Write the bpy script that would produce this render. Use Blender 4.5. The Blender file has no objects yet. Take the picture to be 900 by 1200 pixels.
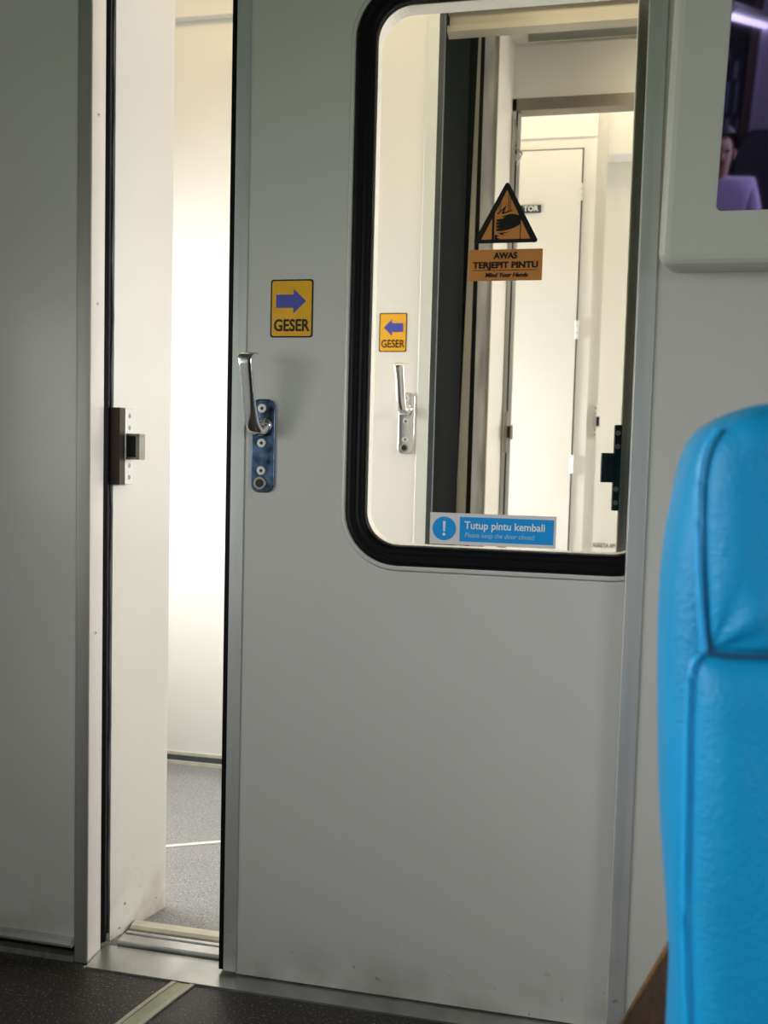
import bpy, bmesh, math, random
from mathutils import Vector, Matrix
random.seed(7)
C = bpy.context.scene.collection
PI = math.pi

# ---------------------------------------------------------------- camera model (900x1200 frame)
F = 1000.0
EYE = Vector((0.0, -1.5, 1.0114))
CR = Vector((0.98049252, 0.19485437, 0.02581056))
CD = Vector((0.03680701, -0.05302556, -0.99791459))
CF = Vector((-0.19307939, 0.97939781, -0.05916318))
def ray(px, py): return CR*((px-450)/F) + CD*((py-600)/F) + CF
def aty(px, py, y):
    r = ray(px, py); return EYE + r*((y-EYE.y)/r.y)
def atx(px, py, x):
    r = ray(px, py); return EYE + r*((x-EYE.x)/r.x)
def atz(px, py, z=0.0):
    r = ray(px, py); return EYE + r*((z-EYE.z)/r.z)

# ---------------------------------------------------------------- materials
def mat(name, col, rough=.5, metal=0., spec=.5, bump=0., bscale=60., var=0., vscale=4., stretch=None, grime=None, ior=None, tint=None, coat=0., emit=0., voro=False, speck=None, sheen=0.):
    m = bpy.data.materials.new(name); m.use_nodes = True
    nt = m.node_tree; N = nt.nodes; L = nt.links
    b = N['Principled BSDF']
    b.inputs['Base Color'].default_value = (*col, 1)
    b.inputs['Roughness'].default_value = rough
    b.inputs['Metallic'].default_value = metal
    b.inputs['Specular IOR Level'].default_value = spec
    if ior: b.inputs['IOR'].default_value = ior
    if tint: b.inputs['Specular Tint'].default_value = (*tint, 1)
    if coat:
        b.inputs['Coat Weight'].default_value = coat; b.inputs['Coat Roughness'].default_value = .08
    if emit:
        b.inputs['Emission Color'].default_value = (*col, 1); b.inputs['Emission Strength'].default_value = emit
    geo = N.new('ShaderNodeNewGeometry')
    vec = geo.outputs['Position']
    if stretch:
        mp = N.new('ShaderNodeMapping'); mp.inputs['Scale'].default_value = stretch
        L.new(vec, mp.inputs['Vector']); svec = mp.outputs['Vector']
    else: svec = vec
    cur = None
    def mixcol(fac, c2, c1=None):
        nonlocal cur
        mx = N.new('ShaderNodeMix'); mx.data_type = 'RGBA'
        L.new(fac, mx.inputs[0])
        if cur is not None: L.new(cur, mx.inputs[6])
        else: mx.inputs[6].default_value = (*col, 1)
        mx.inputs[7].default_value = (*c2, 1)
        cur = mx.outputs[2]
    def noise(scale, v, detail=4):
        n = N.new('ShaderNodeTexNoise'); n.inputs['Scale'].default_value = scale; n.inputs['Detail'].default_value = detail
        L.new(v, n.inputs['Vector']); return n.outputs['Fac']
    def ramp(inp, a, c):
        r = N.new('ShaderNodeMapRange'); r.inputs[1].default_value = a; r.inputs[2].default_value = c
        L.new(inp, r.inputs[0]); return r.outputs[0]
    def math_(op, a, c):
        n = N.new('ShaderNodeMath'); n.operation = op
        for i, q in enumerate((a, c)):
            if isinstance(q, (int, float)): n.inputs[i].default_value = q
            else: L.new(q, n.inputs[i])
        return n.outputs[0]
    if var:
        f = ramp(noise(vscale, svec, 6), .35, .7)
        mixcol(f, tuple(x*(1-var) for x in col))
    if speck:                                     # speckled vinyl: (scale, light colour, dark colour)
        f = ramp(noise(speck[0], vec, 2), .60, .68); mixcol(f, speck[1])
        f = ramp(noise(speck[0]*.8, vec, 3), .42, .36); mixcol(f, speck[2])
    if grime:                                     # (z0, z1, colour, strength): dirt that thickens towards the floor
        sep = N.new('ShaderNodeSeparateXYZ'); L.new(vec, sep.inputs[0])
        g = ramp(sep.outputs['Z'], grime[1], grime[0])
        f = math_('MULTIPLY', math_('POWER', g, 2.0), ramp(noise(9, vec, 8), .42, .7))
        f = math_('MULTIPLY', f, grime[3]); mixcol(f, grime[2])
        f2 = math_('MULTIPLY', g, ramp(noise(70, vec, 3), .68, .74)); mixcol(math_('MULTIPLY', f2, grime[3]), tuple(x*.6 for x in grime[2]))
    if cur is not None: L.new(cur, b.inputs['Base Color'])
    if bump:
        bp = N.new('ShaderNodeBump'); bp.inputs['Strength'].default_value = bump; bp.inputs['Distance'].default_value = .002
        if voro:
            v = N.new('ShaderNodeTexVoronoi'); v.inputs['Scale'].default_value = bscale; v.feature = 'SMOOTH_F1'
            L.new(vec, v.inputs['Vector'])
            h = math_('ADD', v.outputs['Distance'], math_('MULTIPLY', noise(bscale*.12, vec, 5), 1.6))
        else: h = noise(bscale, svec, 3)
        L.new(h, bp.inputs['Height']); L.new(bp.outputs[0], b.inputs['Normal'])
    return m

DIRT = (.16, .13, .09)
M = {}
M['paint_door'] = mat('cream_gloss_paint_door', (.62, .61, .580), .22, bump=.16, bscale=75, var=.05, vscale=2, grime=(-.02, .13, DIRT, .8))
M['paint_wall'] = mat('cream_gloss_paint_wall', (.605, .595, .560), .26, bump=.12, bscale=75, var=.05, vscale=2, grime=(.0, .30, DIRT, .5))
M['paint_side'] = mat('cream_paint_side_wall', (.71, .685, .62), .4, var=.05, vscale=3, grime=(-.06, .24, (.24, .16, .08), 1.4))
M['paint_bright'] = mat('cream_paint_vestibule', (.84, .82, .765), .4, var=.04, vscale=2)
M['paint_tv'] = mat('cream_moulded_housing', (.53, .53, .47), .3, bump=.03, bscale=120)
M['steel'] = mat('brushed_steel', (.60, .59, .57), .34, .92, var=.18, vscale=2, stretch=(30, 30, 1.2), bump=.05, bscale=40)
M['steel_dark'] = mat('dull_steel', (.36, .36, .31), .42, .6, var=.3, vscale=3, stretch=(30, 30, 1.5))
M['alu'] = mat('satin_aluminium', (.62, .63, .63), .42, .45, var=.12, vscale=3, stretch=(20, 20, 1), grime=(0., .6, (.20, .20, .19), .5))
M['sill'] = mat('worn_steel_sill', (.55, .55, .53), .33, .85, var=.3, vscale=14, bump=.06, bscale=90)
M['rubber'] = mat('black_rubber', (.004, .004, .005), .5, spec=.16, bump=.05, bscale=50)
M['rubber_grey'] = mat('grey_black_rubber', (.07, .08, .085), .5, var=.3, vscale=6)
M['bellows'] = mat('gangway_black_rubber', (.007, .008, .009), .75, spec=.08, var=.4, vscale=5, stretch=(8, 8, 1))
M['chrome'] = mat('polished_chrome', (.80, .80, .82), .09, 1.0)
M['chrome_blue'] = mat('chrome_plate_reflection_tint', (.13, .20, .34), .2, .9, var=.88, vscale=70)  # blue base colour stands in for the blue seat reflected in the plate
M['screw'] = mat('zinc_screw', (.66, .66, .64), .4, .55)
M['black'] = mat('black_socket', (.008, .008, .008), .5)
M['yellow'] = mat('yellow_sticker_vinyl', (.90, .46, .018), .35, bump=.25, bscale=160, var=.12, vscale=30)
M['yellow_plain'] = mat('yellow_sticker_clean', (.90, .46, .03), .4)
M['ink'] = mat('black_ink', (.012, .010, .010), .4)
M['blue_ink'] = mat('blue_ink', (.075, .085, .42), .4)
M['orange'] = mat('orange_film', (.60, .235, .055), .45, var=.06, vscale=20)
M['sky_blue'] = mat('sky_blue_print', (.012, .34, .85), .4)
M['sticker_white'] = mat('white_sticker', (.80, .75, .77), .45)
M['white_ink'] = mat('white_ink', (.85, .90, .93), .5)
M['grey_ink'] = mat('pale_blue_ink', (.46, .72, .88), .5)
M['floor'] = mat('dark_speckled_vinyl', (.036, .032, .028), .42, speck=(230, (.26, .21, .15), (.012, .011, .010)), var=.35, vscale=5, bump=.25, bscale=200)
M['floor_grey'] = mat('grey_speckled_vinyl', (.25, .25, .255), .45, speck=(230, (.50, .46, .41), (.12, .12, .125)), var=.12, vscale=5, bump=.2, bscale=250)
M['glow'] = mat('photoluminescent_insert', (.58, .60, .40), .5, var=.3, vscale=25)
M['cream_edge'] = mat('cream_edge_highlight', (.66, .63, .50), .4, var=.2, vscale=20)
M['leather'] = mat('blue_leather', (.003, .250, .52), .48, spec=.28, bump=.38, bscale=400, voro=True, var=.12, vscale=9)
M['thread'] = mat('blue_piping', (.005, .33, .70), .35)  # lighter than the leather, to paint in the sheen on the piping
M['thread_dark'] = mat('dark_blue_stitching', (.004, .06, .13), .6)
M['wood'] = mat('dark_varnished_wood', (.050, .026, .015), .6, spec=.12, var=.7, vscale=5, stretch=(3, 14, 14))
M['wood_edge_highlight'] = mat('golden_edge_highlight', (.17, .10, .045), .35, var=.5, vscale=14)  # lighter gold paints in the highlight along the armrest bevel
M['white_strip'] = mat('white_floor_strip', (.72, .70, .64), .4)
M['screen'] = mat('purple_coated_screen', (.004, .0035, .005), .025, ior=3.2, tint=(.62, .56, .95))
M['plate_dark'] = mat('dark_name_plate', (.03, .045, .04), .4)
M['stain'] = mat('stained_grey_steel', (.55, .53, .49), .45, .2, var=.45, vscale=3, stretch=(10, 10, 1.5))
M['header'] = mat('beige_grey_steel', (.40, .365, .28), .42, .25, var=.12, vscale=3)
M['vent'] = mat('grey_ceiling_panel', (.22, .22, .20), .5)
M['seat_dark'] = mat('dark_seat_fabric', (.02, .022, .028), .7)
M['shirt'] = mat('lavender_shirt', (.50, .42, .62), .8, bump=.2, bscale=60)
M['skin'] = mat('skin', (.42, .25, .17), .5)
M['hair'] = mat('black_hair', (.012, .010, .010), .5, bump=.4, bscale=120)
M['trousers'] = mat('dark_trousers', (.03, .03, .045), .8)
M['curtain'] = mat('lavender_grey_curtain', (.62, .58, .68), .8)
M['tube'] = mat('lamp_tube', (.95, .92, 1.0), .4, emit=5.0)
M['brown_post'] = mat('brown_post', (.10, .045, .03), .5)
M['edge_light'] = mat('pale_aluminium_edge', (.74, .76, .70), .4, .15)
M['bracket'] = mat('dark_brown_bracket', (.035, .022, .018), .4, .3)
M['post'] = mat('worn_steel_post', (.40, .39, .37), .5, .6, var=.2, vscale=2, stretch=(30, 30, 1.2))
M['reveal'] = mat('post_reveal_painted_lit', (.72, .68, .65), .4, .25, var=.06, vscale=6)  # lighter copy of the post steel, standing in for vestibule light on it
M['header_dark'] = mat('dark_header_steel', (.23, .20, .155), .4, .4, var=.15, vscale=3)
M['ceiling'] = mat('ceiling_bounce_tint', (.15, .21, .11), .6)  # green tint chosen for the bounce it throws on the upper walls
M['crumb'] = mat('white_crumb', (.75, .72, .65), .7)
def glass_mat():
    m = bpy.data.materials.new('door_glass'); m.use_nodes = True
    nt = m.node_tree; N = nt.nodes; L = nt.links
    for n in list(N): N.remove(n)
    o = N.new('ShaderNodeOutputMaterial'); t = N.new('ShaderNodeBsdfTransparent'); g = N.new('ShaderNodeBsdfGlossy')
    t.inputs[0].default_value = (.93, .93, .905, 1); g.inputs['Roughness'].default_value = .01
    fr = N.new('ShaderNodeFresnel'); fr.inputs[0].default_value = 1.45
    mx = N.new('ShaderNodeMixShader'); L.new(fr.outputs[0], mx.inputs[0]); L.new(t.outputs[0], mx.inputs[1]); L.new(g.outputs[0], mx.inputs[2]); L.new(mx.outputs[0], o.inputs[0])
    return m
M['glass'] = glass_mat()

# ---------------------------------------------------------------- object helpers
def tag(o, label=None, cat=None, group=None, kind=None):
    if label: o['label'] = label
    if cat: o['category'] = cat
    if group: o['group'] = group
    if kind: o['kind'] = kind
    return o
def thing(name, label, cat, loc=(0, 0, 0), group=None, kind=None):
    o = bpy.data.objects.new(name, None); C.objects.link(o); o.location = loc; o.empty_display_size = .05
    return tag(o, label, cat, group, kind)
def wloc(o):
    v = Vector(o.location)
    while o.parent: o = o.parent; v += Vector(o.location)
    return v
def obj(name, bm, m, parent=None, smooth=False, bevel=0., seg=2, label=None):
    me = bpy.data.meshes.new(name)
    bmesh.ops.recalc_face_normals(bm, faces=bm.faces)
    # origin at the middle of the mesh
    xs = [v.co.copy() for v in bm.verts]
    lo = Vector((min(v.x for v in xs), min(v.y for v in xs), min(v.z for v in xs)))
    hi = Vector((max(v.x for v in xs), max(v.y for v in xs), max(v.z for v in xs)))
    c = (lo+hi)/2
    bmesh.ops.translate(bm, verts=bm.verts, vec=-c)
    bm.to_mesh(me); bm.free(); me.materials.append(m)
    o = bpy.data.objects.new(name, me); C.objects.link(o)
    if parent: o.parent = parent; o.location = c - wloc(parent)
    else: o.location = c
    if smooth:
        for p in me.polygons: p.use_smooth = True
    if bevel:
        md = o.modifiers.new('bevel', 'BEVEL'); md.width = bevel; md.segments = seg; md.limit_method = 'ANGLE'
        for p in me.polygons: p.use_smooth = True
        wn = o.modifiers.new('wn', 'WEIGHTED_NORMAL'); wn.keep_sharp = True
    if label: o['label'] = label
    return o
def NB(): return bmesh.new()
def box(bm, x0, x1, y0, y1, z0, z1):
    v = [bm.verts.new(p) for p in ((x0,y0,z0),(x1,y0,z0),(x1,y1,z0),(x0,y1,z0),(x0,y0,z1),(x1,y0,z1),(x1,y1,z1),(x0,y1,z1))]
    for f in ((0,3,2,1),(4,5,6,7),(0,1,5,4),(1,2,6,5),(2,3,7,6),(3,0,4,7)): bm.faces.new([v[i] for i in f])
    return bm
def B(*a): return box(NB(), *a)
def prism(bm, pts, y0, y1):
    """polygon given in (x,z), extruded from y0 to y1"""
    a = [bm.verts.new((p[0], y0, p[1])) for p in pts]; b = [bm.verts.new((p[0], y1, p[1])) for p in pts]
    n = len(pts); bm.faces.new(a); bm.faces.new(b[::-1])
    for i in range(n): bm.faces.new((a[i], b[i], b[(i+1) % n], a[(i+1) % n]))
    return bm
def prism_plan(bm, pts, z0, z1):
    a = [bm.verts.new((p[0], p[1], z0)) for p in pts]; b = [bm.verts.new((p[0], p[1], z1)) for p in pts]
    n = len(pts); bm.faces.new(a[::-1]); bm.faces.new(b)
    for i in range(n): bm.faces.new((a[i], a[(i+1) % n], b[(i+1) % n], b[i]))
    return bm
def rrect(x0, x1, z0, z1, r, n=8):
    """rounded rectangle outline; r may be one radius or four (bl, br, tr, tl)"""
    rr = r if isinstance(r, (tuple, list)) else (r,)*4
    out = []
    for (cx, cz, a0, q) in ((x0+rr[0], z0+rr[0], PI, rr[0]), (x1-rr[1], z0+rr[1], 1.5*PI, rr[1]), (x1-rr[2], z1-rr[2], 0, rr[2]), (x0+rr[3], z1-rr[3], .5*PI, rr[3])):
        for i in range(n+1):
            a = a0 + .5*PI*i/n; out.append((cx+q*math.cos(a), cz+q*math.sin(a)))
    return out
def disc(bm, x, z, r, y0, y1, n=24):
    return prism(bm, [(x+r*math.cos(2*PI*i/n), z+r*math.sin(2*PI*i/n)) for i in range(n)], y0, y1)
def loft(bm, rings, closed=True, caps=True):
    vs = [[bm.verts.new(p) for p in r] for r in rings]
    n = len(vs[0])
    for a, b in zip(vs, vs[1:]):
        for i in range(n if closed else n-1):
            j = (i+1) % n; bm.faces.new((a[i], a[j], b[j], b[i]))
    if caps and closed:
        bm.faces.new(vs[0][::-1]); bm.faces.new(vs[-1])
    return bm
def tube(bm, pts, r, n=8, caps=True):
    pts = [Vector(p) for p in pts]; rings = []
    up = Vector((0, 0, 1))
    for i, p in enumerate(pts):
        t = (pts[min(i+1, len(pts)-1)] - pts[max(i-1, 0)]).normalized()
        s = t.cross(up)
        if s.length < .05: s = t.cross(Vector((0, 1, 0)))
        s.normalize(); u = s.cross(t).normalized()
        rad = r[i] if isinstance(r, (list, tuple)) else r
        rings.append([p + s*(rad*math.cos(2*PI*k/n)) + u*(rad*math.sin(2*PI*k/n)) for k in range(n)])
    return loft(bm, rings, True, caps)
def ring_profile(bm, outline_fn, prof):
    """sweep a closed profile [(offset, y)] round an outline; outline_fn(offset) gives the outline grown by offset"""
    loops = [[(x, y, z) for (x, z) in outline_fn(o)] for (o, y) in prof]
    vs = [[bm.verts.new(p) for p in l] for l in loops]
    n = len(vs[0]); k = len(vs)
    for a in range(k):
        b = (a+1) % k
        for i in range(n):
            j = (i+1) % n; bm.faces.new((vs[a][i], vs[a][j], vs[b][j], vs[b][i]))
    return bm
def text(name, s, x, y, z, size, m, parent, align='CENTER', bold=0., shear=0., width=None, depth=.0004):
    """flat raised lettering on a wall that faces -y; (x, z) is the anchor on the baseline"""
    cu = bpy.data.curves.new(name, 'FONT'); cu.body = s; cu.size = size; cu.extrude = depth; cu.offset = bold; cu.shear = shear
    cu.align_x = align; cu.resolution_u = 3
    o = bpy.data.objects.new(name, cu); C.objects.link(o)
    bpy.context.view_layer.update()
    dg = bpy.context.evaluated_depsgraph_get()
    me = bpy.data.meshes.new_from_object(o.evaluated_get(dg)); bpy.data.objects.remove(o); bpy.data.curves.remove(cu)
    if width:
        w = max(v.co.x for v in me.vertices) - min(v.co.x for v in me.vertices); k = width/w
        for v in me.vertices: v.co.x *= k
    for v in me.vertices: v.co = Vector((v.co.x, -v.co.z, v.co.y))
    me.materials.clear(); me.materials.append(m)
    r = bpy.data.objects.new(name, me); C.objects.link(r)
    r.parent = parent; r.location = Vector((x, y, z)) - wloc(parent)
    return r

# ================================================================ THE SETTING: passenger cabin
ZC = 2.40
tag(obj('floor', B(-1.45, 1.45, -6.0, .0, -.05, 0), M['floor']), 'dark speckled vinyl floor of the passenger cabin', 'floor', kind='structure')
tag(obj('floor.001', B(-1.9, 1.6, .0, 3.6, -.05, -.0005), M['floor_grey']), 'bright grey speckled floor of the vestibule beyond the door', 'floor', kind='structure')
tag(obj('ceiling', B(-1.45, 1.45, -6.0, .12, ZC, ZC+.05), M['ceiling']), 'cabin ceiling, tinted dark green for its bounce light', 'ceiling', kind='structure')
wl = obj('wall_left', B(-1.45, -.9015, .0, .045, .048, ZC), M['paint_wall'])
tag(wl, 'grey cream painted bulkhead wall left of the sliding door', 'wall', kind='structure')
tag(obj('wall_right', B(.1555, 1.45, .0, .024, .0, ZC), M['paint_wall']), 'plain pale bulkhead wall behind the blue seat', 'wall', kind='structure')
tag(obj('wall_top', B(-.9015, .1555, .0, .12, 2.28, ZC), M['paint_wall']), 'cream bulkhead panel above the sliding door', 'wall', kind='structure')
# skirting of the left bulkhead
bb = tag(thing('baseboard_left', 'low aluminium skirting under the left bulkhead wall', 'skirting', (-1.17, 0, 0), kind='structure'))
bm = NB(); pr = [(-.002, .050), (-.012, .047), (-.014, .040), (-.010, .033), (.02, .031), (.02, .050)]
loft(bm, [[(x, y, z) for (y, z) in pr] for x in (-1.45, -.9018)]); obj('cap_rail', bm, M['alu'], bb)
obj('toe_recess', B(-1.45, -.9018, .012, .044, .012, .031), M['rubber'], bb, label='dark toe recess')
obj('lower_rail', B(-1.45, -.9018, -.004, .044, .0, .012), M['steel_dark'], bb)
# left jamb column, its rubber seal and latch keeper
t1 = thing('trim_1', 'brushed steel door post with a black rubber seal, left of the opening', 'door post', (-.887, .02, 0), kind='structure')
obj('post', B(-.9012, -.8728, -.003, .047, 0, 2.30), M['post'], t1, bevel=.002)
obj('reveal_face', B(-.8728, -.8720, -.001, .047, 0, 2.30), M['reveal'], t1, label='reveal face coloured lighter as if lit')
bm = NB(); box(bm, -.905, -.8735, .047, .074, .012, 2.30)
loft(bm, [[(-.8735, .052, z), (-.868, .057, z), (-.8685, .064, z), (-.8735, .068, z)] for z in (.012, 2.30)])
obj('rubber_seal', bm, M['rubber'], t1, label='black rubber seal')
bm = NB(); tube(bm, [(-.8725 + .0012*math.sin(i*1.7), .078+.001*math.sin(i*.9), .02 + 2.2*i/40) for i in range(41)], .0035, 6)
obj('seal_bead', bm, M['rubber_grey'], t1, smooth=True)
for z in (1.655, 1.30, .66):
    p = NB(); n = 14
    loft(p, [[(x, .022 + .0042*math.cos(2*PI*k/n), z + .0042*math.sin(2*PI*k/n)) for k in range(n)] for x in (-.8725, -.8712)])
    sc = obj('screw', p, M['screw'], t1); 
    p = NB(); loft(p, [[(x, .022 + .0016*math.cos(2*PI*k/n), z + .0016*math.sin(2*PI*k/n)) for k in range(n)] for x in (-.8713, -.8709)])
    obj('screw_socket', p, M['black'], sc)
# right trim strip (stainless cover strip in front of the sliding door)
t2 = obj('trim_2', B(.1268, .1558, -.004, .020, 0.0, 2.30), M['alu'], bevel=.0012)
tag(t2, 'narrow aluminium cover strip at the right of the sliding door', 'trim strip', kind='structure')
# sill
tag(obj('trim_3', B(-.868, .45, -.017, .062, .0, .004), M['sill']), 'worn steel sill plate under the sliding door', 'sill', kind='structure')
# vestibule side pocket post, with keeper
t4 = thing('trim_4', 'dull steel post seen through the right edge of the door window', 'door post', (.2, .085, 0), kind='structure')
obj('post', B(.1168, .40, .072, .092, 0, 2.40), M['steel_dark'], t4)
obj('edge_highlight', B(.1150, .1168, .076, .092, 0, 2.40), M['cream_edge'], t4)  # cream strip painted in as the lit edge of the post

def keeper(parent, x, y, zc, s=1., m='screw', dirx=1., face='front'):
    """strike plate with a hooked keeper box that sticks out towards dirx"""
    t, y1 = (.0125, y+.018) if face == 'front' else (.004, y+.030)
    k = obj('latch_keeper', B(*sorted((x, x+dirx*t*s)), y-.003, y1, zc-.0765*s, zc+.0765*s), M[m], parent, bevel=.0015)
    x0, x1 = x+dirx*t*s, x+dirx*.034*s
    bm = NB()
    zb, zt = zc-.026*s, zc+.026*s
    ya, yb = (y-.018*s, y+.012) if face == 'front' else (y-.002, y+.022)
    box(bm, *sorted((x0-dirx*.002, x1)), ya, yb, zt-.005*s, zt)
    box(bm, *sorted((x0-dirx*.002, x1)), ya, yb, zb, zb+.005*s)
    box(bm, *sorted((x1-dirx*.009*s, x1)), ya, yb, zb+.005*s, zt-.005*s)
    obj('keeper_hook', bm, M['steel_dark' if face == 'side' else m], k, bevel=.001)
    obj('keeper_slot', B(*sorted((x0, x1-dirx*.009*s)), ya+.003, yb-.002, zb+.005*s, zt-.005*s), M['black'], k)
    for dz in (-.062, -.038, .038, .062):
        if face == 'front': sc = disc(NB(), x+dirx*.0065*s, zc+dz*s, .0046*s, y-.0042, y-.003, 14)
        else:
            sc = NB(); loft(sc, [[(xx, y+.013+r*math.cos(2*PI*q/14), zc+dz*s+r*math.sin(2*PI*q/14)) for q in range(14)] for xx, r in ((x0-dirx*.0005, .0055*s), (x0+dirx*.0008, .0045*s))])
        obj('keeper_screw', sc, M['steel_dark'], k)
    return k
keeper(t1, -.8490, .088, 1.028, 1.0, 'screw', 1, 'side')
obj('keeper_bracket', B(-.868, -.8465, .064, .084, .9515, 1.1045), M['bracket'], t1, label='dark brown bracket')
keeper(t4, .1168, .078, 1.0105, 1.0, 'black', -1)  # coloured black to give the keeper its backlit silhouette

# short side wall just inside the opening
bm = NB(); a = Vector((-.870, .082)); c = Vector((-.819, .235))
prism_plan(bm, [(a.x, a.y), (c.x, c.y), (c.x-.06, c.y+.02), (a.x-.14, c.y+.02), (a.x-.14, a.y)], 0, 2.6)
tag(obj('wall_side', bm, M['paint_side']), 'short cream wall inside the opening, scuffed brown at its foot', 'wall', kind='structure')

# ================================================================ VESTIBULE
YW = 1.085
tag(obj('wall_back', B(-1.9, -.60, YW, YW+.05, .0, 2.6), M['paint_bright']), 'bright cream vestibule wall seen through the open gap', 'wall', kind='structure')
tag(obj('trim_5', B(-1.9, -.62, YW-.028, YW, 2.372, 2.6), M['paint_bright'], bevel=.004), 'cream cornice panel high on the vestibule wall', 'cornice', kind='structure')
b2 = thing('baseboard_back', 'thin dark and cream skirting along the bright vestibule wall', 'skirting', (-1.2, YW, 0), kind='structure')
obj('cap', B(-1.9, -.62, YW-.006, YW, .030, .040), M['cream_edge'], b2)
obj('dark_band', B(-1.9, -.62, YW-.008, YW, .012, .030), M['rubber_grey'], b2)
obj('foot_strip', B(-1.9, -.62, YW-.014, YW, .0, .012), M['cream_edge'], b2)
tag(obj('ceiling.001', B(-1.9, 1.6, .12, YW, 2.6, 2.65), M['paint_bright']), 'cream vestibule ceiling', 'ceiling', kind='structure')
tag(obj('wall_back.001', B(.62, 1.6, YW, YW+.05, 0, 2.6), M['paint_bright']), 'cream vestibule wall right of the gangway', 'wall', kind='structure')
tag(obj('wall_back.002', B(-.60, .62, YW, YW+.05, 2.40, 2.6), M['paint_bright']), 'cream panel above the gangway opening', 'wall', kind='structure')
# exterior side walls of the vestibule, each with a window opening
def window_wall(name, label, x, y0, y1, z1, wy0, wy1, wz0, wz1, m, wname, wlabel, t=.04):
    bm = NB()
    box(bm, x, x+t, y0, y1, 0, wz0); box(bm, x, x+t, y0, y1, wz1, z1)
    box(bm, x, x+t, y0, wy0, wz0, wz1); box(bm, x, x+t, wy1, y1, wz0, wz1)
    tag(obj(name, bm, m), label, 'wall', kind='structure')
    fr = NB(); e = .02
    box(fr, x-.005, x+t+.005, wy0, wy1, wz0, wz0+e); box(fr, x-.005, x+t+.005, wy0, wy1, wz1-e, wz1)
    box(fr, x-.005, x+t+.005, wy0, wy0+e, wz0+e, wz1-e); box(fr, x-.005, x+t+.005, wy1-e, wy1, wz0+e, wz1-e)
    tag(obj(wname, fr, M['rubber']), wlabel, 'window', kind='structure')
window_wall('wall_outer', 'outer wall of the vestibule with the boarding door window', -1.94, .12, YW, 2.6, .25, 1.0, .75, 1.75, M['paint_bright'], 'window_2', 'boarding door window frame on the left of the vestibule')
tag(obj('wall_outer.001', B(1.6, 1.64, .12, 3.6, 0, 2.75), M['paint_bright']), 'outer wall on the right of the vestibules', 'wall', kind='structure')

# threshold rails on the vestibule side of the sill
th = thing('door_threshold', 'three raised metal threshold rails across the open doorway', 'threshold', (-.5, .09, 0))
def rail(y0, y1, h, m, r):
    bm = NB(); pr = [(y0, 0), (y0, h-r), (y0+r, h), (y1-r, h), (y1, h-r), (y1, 0)]
    loft(bm, [[(x, y, z) for (y, z) in pr] for x in (-.845, .45)]); obj('rail', bm, M[m], th)
rail(.066, .094, .013, 'sill', .002)
rail(.101, .112, .011, 'sill', .002)
rail(.120, .150, .015, 'cream_edge', .005)
sp = bm = NB()
p0, p1 = atz(196, 992), atz(256, 987); d = (p1-p0).normalized(); n = Vector((-d.y, d.x, 0))
bm = prism_plan(NB(), [tuple((p0 - d*.4 + n*-.006)[:2]), tuple((p1 + d*.25 + n*-.006)[:2]), tuple((p1 + d*.25 + n*.006)[:2]), tuple((p0 - d*.4 + n*.006)[:2])], -.0005, .002)
tag(obj('floor_strip', bm, M['white_strip']), 'thin white strip crossing the grey vestibule floor', 'floor strip')

# ================================================================ SLIDING DOOR (door_1)
YD = .026
d1 = thing('door_1', 'grey cream sliding door standing ajar, with a black-edged window and a chrome lever', 'door', (-.2, YD, .006), kind='structure')
WX0, WX1, WZ0, WZ1, WR = -.337, .168, .857, 1.822, .062     # visible glass (inner edge of the gasket)
def outline(off, n=10): return rrect(WX0-off, WX1+off, WZ0-off, WZ1+off, WR+off, n)
def panel_with_hole(x0, x1, z0, z1, y0, y1, off):
    bm = NB(); inner = outline(off); N = len(inner)
    def outer_pt(p):
        cx, cz = (WX0+WX1)/2, (WZ0+WZ1)/2
        dx, dz = p[0]-cx, p[1]-cz
        t = min(((x1 if dx > 0 else x0)-cx)/dx if abs(dx) > 1e-6 else 1e9, ((z1 if dz > 0 else z0)-cz)/dz if abs(dz) > 1e-6 else 1e9)
        return (cx+dx*t, cz+dz*t)
    outer = [outer_pt(p) for p in inner]
    for (c, z) in ((x0, z0), (x1, z0), (x1, z1), (x0, z1)):     # snap the nearest outline point onto each corner
        i = min(range(N), key=lambda k: (outer[k][0]-c)**2 + (outer[k][1]-z)**2); outer[i] = (c, z)
    fi = [bm.verts.new((p[0], y0, p[1])) for p in inner]; fo = [bm.verts.new((p[0], y0, p[1])) for p in outer]
    bi = [bm.verts.new((p[0], y1, p[1])) for p in inner]; bo = [bm.verts.new((p[0], y1, p[1])) for p in outer]
    for i in range(N):
        j = (i+1) % N
        bm.faces.new((fi[i], fi[j], fo[j], fo[i])); bm.faces.new((bi[j], bi[i], bo[i], bo[j]))
        bm.faces.new((fi[j], fi[i], bi[i], bi[j])); bm.faces.new((fo[i], fo[j], bo[j], bo[i]))
    return bm
obj('door_panel', panel_with_hole(-.5715, .30, .0075, 2.28, YD, YD+.032, .034), M['paint_door'], d1)
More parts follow.
